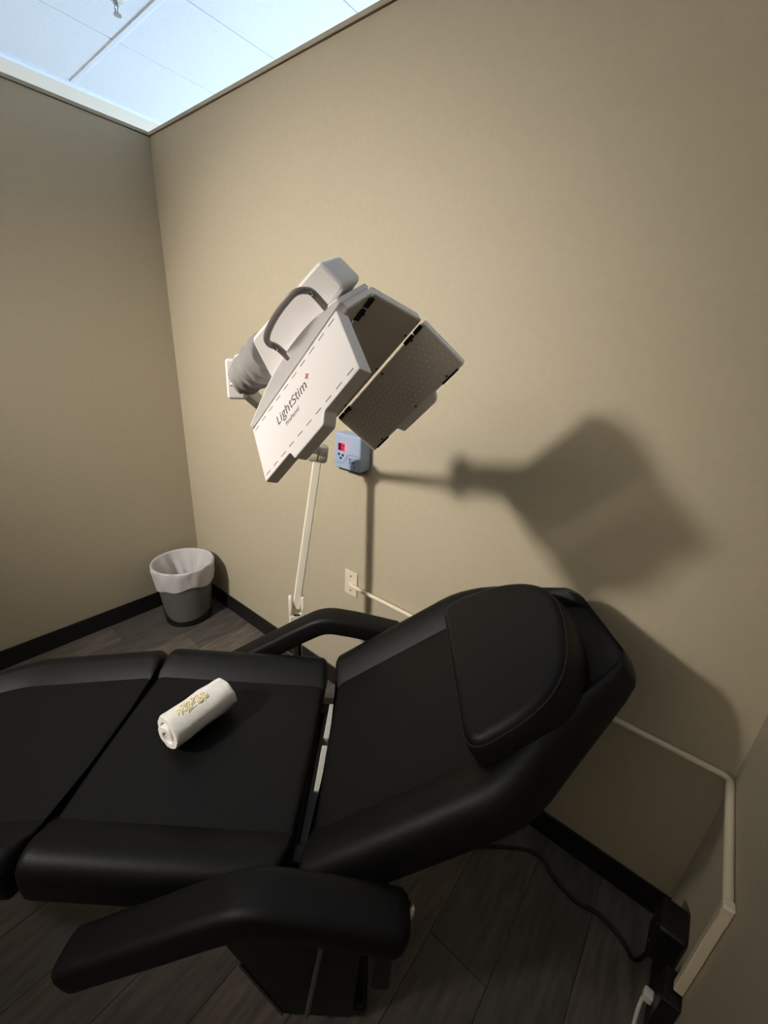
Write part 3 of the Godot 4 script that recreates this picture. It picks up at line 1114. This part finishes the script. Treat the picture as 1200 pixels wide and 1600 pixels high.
# =====================================================================================
# rolled towel
# =====================================================================================
func build_towel() -> void:
	var ang := deg_to_rad(37.8)
	var U := Vector3(cos(ang), 0, -sin(ang))
	var V := Vector3(sin(ang), 0, cos(ang))
	var bedx := Transform3D(Basis(U, Vector3.UP, V), Vector3(1.5904, 0, 0.7855))
	var a: Vector3 = bedx * Vector3(-0.090, 0.5865, 0.036)     # near end on the seat
	var b: Vector3 = bedx * Vector3(0.002, 0.5865, -0.108)    # far end
	var d := (b - a).normalized()
	var len := (b - a).length()
	var r := 0.057
	var side := d.cross(Vector3.UP).normalized()
	var X := Transform3D(Basis(side, Vector3.UP, side.cross(Vector3.UP)), a + Vector3(0, r + 0.001, 0))
	# local z runs along the roll when side x up = d or -d
	var sgn := 1.0 if X.basis.z.dot(d) > 0.0 else -1.0
	var t := thing("rolled_towel", "small white terry towel rolled up on the black seat cushion", "towel", Transform3D(Basis.IDENTITY, a))
	var inv := Transform3D(Basis.IDENTITY, -a)
	var mb := []
	# spiral section with thickness: outer loop then the free edge tucked under
	var turns := 2.15
	var th := 0.019
	var ns := 120
	var a0 := -1.80
	var rad := func(u: float) -> float: return 0.0115 + (r - 0.0115) * (1.0 - u)
	var outer := PackedVector2Array()
	var inner := PackedVector2Array()
	var lowest := 0.0
	for i in ns + 1:
		var u := float(i) / ns
		var ph := a0 - TAU * turns * u
		var rr: float = rad.call(u)
		var dir := Vector2(cos(ph), sin(ph))
		outer.append(dir * rr)
		inner.append(dir * maxf(rr - th * 0.93 * clampf(0.35 + u / 0.05, 0.0, 1.0), 0.002))
		lowest = minf(lowest, dir.y * rr)
	X.origin.y = a.y - lowest * 0.95 + 0.0005
	var sect := PackedVector2Array()
	sect.append_array(outer)
	var rev := inner.duplicate()
	rev.reverse()
	sect.append_array(rev)
	var stations := [[-0.0, 0.82, 0.0], [0.0025, 0.93, 0.0], [0.007, 1.0, 0.0], [0.03, 1.01, 0.0], [0.07, 1.0, 0.0], [0.11, 1.02, 0.0], [0.14, 1.0, 0.0], [len - 0.007, 1.0, 0.0], [len - 0.0025, 0.94, 0.0], [len, 0.84, 0.0]]
	var rings := []
	for q in stations:
		var ring := PackedVector3Array()
		for k in sect.size():
			var p := sect[k]
			var bump_ := 0.0012 * sin(q[0] * 70.0 + p.x * 160.0) + 0.0009 * sin(q[0] * 130.0 + p.y * 210.0)
			var e := 1.0 + bump_ / maxf(p.length(), 0.01)
			var mid := 0.5
			var k2 := k if k <= ns else 2 * ns + 1 - k
			var c := (outer[k2] + inner[k2]) * 0.5
			var pp: Vector2 = c + (p - c) * q[1]
			# each turn stands out a little differently at the ends
			var u := float(k2) / ns
			var zz: float = q[0]
			var off := 0.004 * sin(u * 9.0)
			if q[0] < 0.01:
				zz += off - 0.006 * u
			elif q[0] > len - 0.01:
				zz += -off + 0.004 * u
			ring.append(Vector3(pp.x * e, pp.y * e * 0.95, sgn * zz))
		rings.append(ring)
	# walls between stations
	var s := PackedVector3Array()
	var n: int = rings[0].size()
	for q in range(rings.size() - 1):
		for k in n:
			var j := (k + 1) % n
			quad(s, rings[q][k], rings[q][j], rings[q + 1][j], rings[q + 1][k])
	for e in [0, rings.size() - 1]:
		for i in ns:
			var o0: Vector3 = rings[e][i]
			var o1: Vector3 = rings[e][i + 1]
			var i0: Vector3 = rings[e][2 * ns + 1 - i]
			var i1: Vector3 = rings[e][2 * ns - i]
			if e == 0:
				quad(s, o0, i0, i1, o1)
			else:
				quad(s, o0, o1, i1, i0)
	push(mb, s)
	for i in mb[0].size():
		mb[0][i] = X * mb[0][i]
	var body := obj(mb, "towel_body", M.towel, t, inv, 60.0)
	# pale yellow embroidered patch: short raised stitches lying on the roll
	mb = []
	var rng := RandomNumberGenerator.new()
	rng.seed = 9
	for i in 170:
		var z0 := rng.randf_range(0.030, 0.108)
		var g0 := deg_to_rad(rng.randf_range(70.0, 112.0) - 4.0 * sin(z0 * 60.0))
		if pow((z0 - 0.069) / 0.042, 2.0) + pow((rad_to_deg(g0) - 91.0) / 21.0, 2.0) > 1.0:
			continue
		var dz := rng.randf_range(-0.006, 0.006)
		var dg := rng.randf_range(-0.14, 0.14)
		var pts := PackedVector3Array()
		for k in 3:
			var g := g0 + dg * (k - 1)
			var bulge := 0.0014 if k == 1 else 0.0002
			# side axis direction chosen so angle 90 is straight up
			var fall := fposmod(a0 - g, TAU) / (TAU * turns)
			var sr: float = float(rad.call(fall)) * 1.012 + bulge
			pts.append(X * Vector3(cos(g) * sr, sin(g) * sr * 0.95, sgn * (z0 + dz * (k - 1))))
		tube(mb, pts, 0.0009, 5)
	var st := obj(mb, "embroidery", M.embroidery, body, Transform3D.IDENTITY, 60.0)
	st.set_meta("kind", "stuff")
	st.set_meta("label", "pale yellow stitched patch")

# =====================================================================================
# wall mounted things
# =====================================================================================
func build_wall_items() -> void:
	# timer box
	var lo := Vector3(1.288, 1.130, 0.0)
	var hi := Vector3(1.420, 1.262, 0.060)
	var t := thing("wall_timer", "small pale blue wall timer box with red digital display", "timer", Transform3D(Basis.IDENTITY, Vector3(lo.x, lo.y, 0)))
	var inv := Transform3D(Basis.IDENTITY, -Vector3(lo.x, lo.y, 0))
	var mb := []
	rbox(mb, (lo + hi) * 0.5, hi - lo, 0.006, 3)
	obj(mb, "case", M.timer, t, inv)
	mb = []
	rbox(mb, Vector3(1.354, 1.127, 0.026), Vector3(0.105, 0.012, 0.045), 0.003)
	obj(mb, "lower_rim", M.dark_print, t, inv)
	var fz := 0.0602
	mb = []
	rbox(mb, Vector3(1.354, 1.196, fz - 0.0004), Vector3(0.120, 0.120, 0.0012), 0.0005, 1)
	obj(mb, "face_plate", M.timer, t, inv)
	fz = 0.0606
	mb = []
	rbox(mb, Vector3(1.326, 1.212, fz), Vector3(0.033, 0.027, 0.0012), 0.0004, 1)
	var disp := obj(mb, "display", M.screen_dark, t, inv)
	# lit seven-segment digit on the right half of the display
	mb = []
	var c := Vector3(1.3345, 1.212, fz + 0.0007)
	for q in [[0.0, 0.0095, 0.010, 0.004], [0.0, 0.0, 0.010, 0.004], [0.0, -0.0095, 0.010, 0.004], [-0.005, 0.005, 0.0042, 0.011], [-0.005, -0.005, 0.0042, 0.011], [0.005, -0.005, 0.0038, 0.010]]:
		rbox(mb, c + Vector3(q[0], q[1], 0), Vector3(q[2], q[3], 0.0006), 0.0002, 1)
	obj(mb, "lit_digit", M.screen_digit, disp)
	var gl := OmniLight3D.new()
	gl.name = "display_glow"
	gl.light_color = Color(1.0, 0.15, 0.28)
	gl.light_energy = 0.0006
	gl.light_size = 0.012
	gl.omni_range = 6.0
	gl.omni_attenuation = 2.0
	gl.shadow_enabled = true
	gl.position = c + Vector3(0, 0, 0.012)
	add_child(gl)
	for q in [Vector2(1.314, 1.184), Vector2(1.334, 1.182), Vector2(1.324, 1.170)]:
		mb = []
		lathe(mb, [[0.0, 0.0], [0.0052, 0.0], [0.0052, 0.0012], [0.004, 0.002], [0.0, 0.0022]], 16, Transform3D(Basis(Vector3.RIGHT, PI / 2), Vector3(q.x, q.y, fz - 0.0003)))
		obj(mb, "button", M.dark_print, t, inv)
	mb = []
	tube(mb, smooth_path(PackedVector3Array([Vector3(1.292, 1.151, fz), Vector3(1.318, 1.151, fz), Vector3(1.334, 1.153, fz), Vector3(1.346, 1.166, fz), Vector3(1.357, 1.183, fz), Vector3(1.368, 1.189, fz), Vector3(1.412, 1.189, fz)]), 5), 0.0009, 6)
	obj(mb, "face_line", M.timer_line, t, inv)
	var tl := put(text_mesh("T", 0.026, 0.0008, 0.0, "Droid Serif", true), "lettering", M.dark_print, t, inv * Transform3D(Basis.IDENTITY, Vector3(1.363, 1.166, fz + 0.0003)))
	mb = []
	tube(mb, smooth_path(PackedVector3Array([Vector3(1.378, 1.161, fz), Vector3(1.381, 1.166, fz), Vector3(1.384, 1.161, fz), Vector3(1.388, 1.165, fz), Vector3(1.391, 1.161, fz), Vector3(1.397, 1.164, fz)]), 4), 0.0012, 6)
	obj(mb, "script_stroke", M.dark_print, t, inv)
	mb = []
	lathe(mb, [[0.0, 0.0], [0.0045, 0.0], [0.0045, 0.001], [0.0, 0.0014]], 14, Transform3D(Basis(Vector3.RIGHT, PI / 2), Vector3(1.393, 1.146, fz)))
	obj(mb, "emblem", M.timer_line, t, inv)
	# cover plate with two screws
	var p := Vector3(1.3448, 0.6146, 0)
	var pl := thing("wall_plate", "cream rectangular cover plate on the back wall feeding the conduit", "wall plate", Transform3D(Basis.IDENTITY, p))
	mb = []
	rbox(mb, Vector3(0, 0, 0.0032), Vector3(0.070, 0.114, 0.0064), 0.002, 2)
	obj(mb, "plate", M.plate, pl)
	for s in [-1.0, 1.0]:
		mb = []
		lathe(mb, [[0.0, 0.0], [0.0038, 0.0], [0.0038, 0.001], [0.0, 0.0016]], 12, Transform3D(Basis(Vector3.RIGHT, PI / 2), Vector3(0, s * 0.035, 0.0062)))
		obj(mb, "screw", M.screw, pl)
	# cable conduit
	var cd := thing("cable_conduit", "cream surface-mounted cable conduit running from cover plate round the corner", "conduit", Transform3D(Basis.IDENTITY, Vector3(p.x, p.y, 0)))
	var ci := Transform3D(Basis.IDENTITY, -Vector3(p.x, p.y, 0))
	var r := 0.0088
	mb = []
	tube(mb, PackedVector3Array([Vector3(p.x - 0.002, 0.612, 0.0063), Vector3(p.x + 0.020, 0.612, 0.0165), Vector3(ROOM_W - 0.022, 0.610, r + 0.0015), Vector3(ROOM_W - r - 0.001, 0.610, 0.020), Vector3(ROOM_W - r - 0.001, 0.611, 0.034)]), r, 14)
	obj(mb, "conduit_run", M.conduit, cd, ci)
	mb = []
	tube(mb, PackedVector3Array([Vector3(ROOM_W - r - 0.001, 0.611, 0.030), Vector3(ROOM_W - r - 0.001, 0.612, 0.352)]), r + 0.0006, 14)
	obj(mb, "conduit_run", M.conduit, cd, ci)
	mb = []
	rbox(mb, Vector3(ROOM_W - r - 0.0012, 0.464, 0.352), Vector3(0.0185, 0.298, 0.0200), 0.003, 2)
	obj(mb, "conduit_drop", M.conduit, cd, ci)
	mb = []
	rbox(mb, Vector3(ROOM_W - 0.0102, 0.613, 0.352), Vector3(0.0204, 0.020, 0.0215), 0.004, 2)
	obj(mb, "conduit_elbow", M.conduit, cd, ci)

func build_power() -> void:
	var x := ROOM_W
	# black plug-in adapter on the right wall
	var a := thing("power_adapter", "black plug-in power adapter on the right wall below the conduit", "power adapter", Transform3D(Basis.IDENTITY, Vector3(x, 0.20, 0.22)))
	var mb := []
	rbox(mb, Vector3(-0.030, 0.06, 0.0), Vector3(0.058, 0.125, 0.085), 0.008, 2)
	obj(mb, "adapter_body", M.black_plastic, a)
	for q in [Vector3(-0.0595, 0.105, 0.025), Vector3(-0.0595, 0.035, 0.025)]:
		mb = []
		lathe(mb, [[0.0, 0.0], [0.002, 0.0], [0.002, 0.001], [0.0, 0.0012]], 10, Transform3D(Basis(Vector3.BACK, PI / 2), q))
		obj(mb, "indicator", M.chrome, a)
	# outlet box behind the plugs
	var ob := thing("outlet_box", "black surface outlet box at the lower end of the conduit", "outlet", Transform3D(Basis.IDENTITY, Vector3(x, 0.245, 0.352)))
	mb = []
	rbox(mb, Vector3(-0.017, 0.008, 0.0), Vector3(0.034, 0.114, 0.072), 0.004, 2)
	obj(mb, "outlet_body", M.black_plastic, ob)
	# black plug with its cord across the floor to the bed
	var c := thing("extension_cable", "black power cord lying on the floor beside the baseboard", "cord", Transform3D(Basis.IDENTITY, Vector3(2.28, 0, 0.06)))
	var ci := Transform3D(Basis.IDENTITY, -Vector3(2.28, 0, 0.06))
	mb = []
	var path := smooth_path(PackedVector3Array([Vector3(2.02, 0.0055, 0.30), Vector3(2.18, 0.0055, 0.16), Vector3(2.30, 0.0055, 0.085), Vector3(2.37, 0.0055, 0.118), Vector3(2.443, 0.0055, 0.135), Vector3(2.504, 0.0055, 0.122), Vector3(2.57, 0.0055, 0.14), Vector3(2.605, 0.012, 0.17), Vector3(2.618, 0.08, 0.185), Vector3(2.622, 0.19, 0.20)]), 6)
	tube(mb, path, 0.005, 8)
	obj(mb, "cord", M.black_plastic, c, ci)
	# white charger and its cable
	var w := thing("white_charger", "small white plug with a white cable hanging from outlet box", "charger", Transform3D(Basis.IDENTITY, Vector3(x - 0.034, 0.225, 0.352)))
	var wi := Transform3D(Basis.IDENTITY, -Vector3(x - 0.034, 0.225, 0.352))
	mb = []
	rbox(mb, Vector3(-0.010, 0.0, 0.0), Vector3(0.020, 0.026, 0.022), 0.005, 2)
	obj(mb, "plug", M.white_plastic, w)
	mb = []
	tube(mb, smooth_path(PackedVector3Array([Vector3(x - 0.050, 0.208, 0.352), Vector3(x - 0.050, 0.17, 0.365), Vector3(x - 0.046, 0.10, 0.40), Vector3(x - 0.05, 0.03, 0.46), Vector3(x - 0.07, 0.006, 0.52), Vector3(x - 0.10, 0.0045, 0.62)]), 6), 0.004, 8)
	obj(mb, "cable", M.white_plastic, w, wi)

func build_sprinkler() -> void:
	var at := Vector3(-0.300, CEIL_H, -0.062)
	var s := thing("fire_sprinkler", "chrome pendent fire sprinkler head on the white tile ceiling", "sprinkler", Transform3D(Basis.IDENTITY, at))
	var mb := []
	lathe(mb, [[0.0, 0.0], [0.040, 0.0], [0.038, -0.006], [0.026, -0.013], [0.0, -0.014]], 28)
	obj(mb, "escutcheon", M.chrome, s)
	mb = []
	lathe(mb, [[0.0, -0.010], [0.012, -0.010], [0.012, -0.026], [0.009, -0.030], [0.0, -0.030]], 16)
	obj(mb, "nozzle", M.steel, s)
	mb = []
	for sg in [-1.0, 1.0]:
		tube(mb, smooth_path(PackedVector3Array([Vector3(sg * 0.010, -0.024, 0), Vector3(sg * 0.016, -0.036, 0), Vector3(sg * 0.013, -0.050, 0), Vector3(0, -0.058, 0)]), 4), 0.0032, 8)
	obj(mb, "frame_arm", M.steel, s)
	mb = []
	lathe(mb, [[0.0, -0.056], [0.006, -0.056], [0.006, -0.061], [0.017, -0.062], [0.017, -0.0645], [0.0, -0.065]], 20)
	obj(mb, "deflector", M.steel, s)

# =====================================================================================
# pendant reflector lamp behind the viewer that lights the room
# =====================================================================================
func build_pendant() -> void:
	var p := thing("pendant_lamp", "white pendant reflector lamp hanging from the tile ceiling", "lamp", Transform3D(Basis.IDENTITY, Vector3(LAMP_AT.x, CEIL_H, LAMP_AT.z)))
	var inv := Transform3D(Basis.IDENTITY, -Vector3(LAMP_AT.x, CEIL_H, LAMP_AT.z))
	var d := (LAMP_AIM - LAMP_AT).normalized()
	var X := along(LAMP_AT, LAMP_AT + d)
	var mb := []
	lathe(mb, [[0.0, -0.16], [0.03, -0.16], [0.05, -0.14], [0.09, -0.09], [0.155, -0.004], [0.152, 0.0], [0.086, -0.086], [0.046, -0.130], [0.0, -0.132]], 32, X)
	obj(mb, "reflector", M.white_shell, p, inv)
	mb = []
	lathe(mb, [[0.0, -0.018], [0.128, -0.018], [0.128, -0.014], [0.0, -0.012]], 32, X)
	obj(mb, "diffuser", M.bulb, p, inv)
	mb = []
	tube(mb, PackedVector3Array([Vector3(LAMP_AT.x, CEIL_H, LAMP_AT.z), LAMP_AT - d * 0.14]), 0.007, 10)
	obj(mb, "stem", M.steel, p, inv)
	var l := SpotLight3D.new()
	l.name = "pendant_light"
	l.light_color = Color(1.0, 0.97, 0.935)
	l.light_energy = LAMP_ENERGY
	l.light_size = 0.10
	l.spot_angle = 33.0
	l.spot_angle_attenuation = 1.0
	l.spot_range = 20.0
	l.spot_attenuation = 2.0
	l.shadow_enabled = true
	l.position = LAMP_AT + d * 0.01
	add_child(l)
	l.look_at_from_position(l.position, LAMP_AIM, Vector3.UP)

func build_added_uplighter() -> void:  # no known fixture: added out of view to lift and warm the shadows
	var at := Vector3(1.1, 2.45, 5.05)
	var u := thing("added_uplighter", "added unseen uplighter over the corridor that fills the room shadows", "lamp", Transform3D(Basis.IDENTITY, at))
	var mb := []
	rbox(mb, Vector3(0, -0.02, 0), Vector3(3.0, 0.05, 0.20), 0.008)
	obj(mb, "trough", M.white_shell, u)
	mb = []
	rbox(mb, Vector3(0, 0.007, 0), Vector3(2.94, 0.006, 0.16), 0.002)
	obj(mb, "diffuser", M.added_fill_glow, u)
	for x in [-1.3, 1.3]:
		mb = []
		tube(mb, PackedVector3Array([Vector3(x, 0.0, 0.09), Vector3(x, CEIL_H - at.y, 0.09)]), 0.003, 8)
		obj(mb, "wire", M.steel, u)
	var l := AreaLight3D.new()
	l.name = "added_fill_light"
	l.area_size = Vector2(2.94, 0.16)
	l.light_color = Color(1.0, 0.94, 0.85)
	l.light_energy = ADDED_FILL_ENERGY
	l.area_range = 20.0
	l.area_attenuation = 2.0
	l.shadow_enabled = true
	l.transform = Transform3D(Basis(Vector3.RIGHT, PI / 2), at + Vector3(0, 0.014, 0))
	add_child(l)
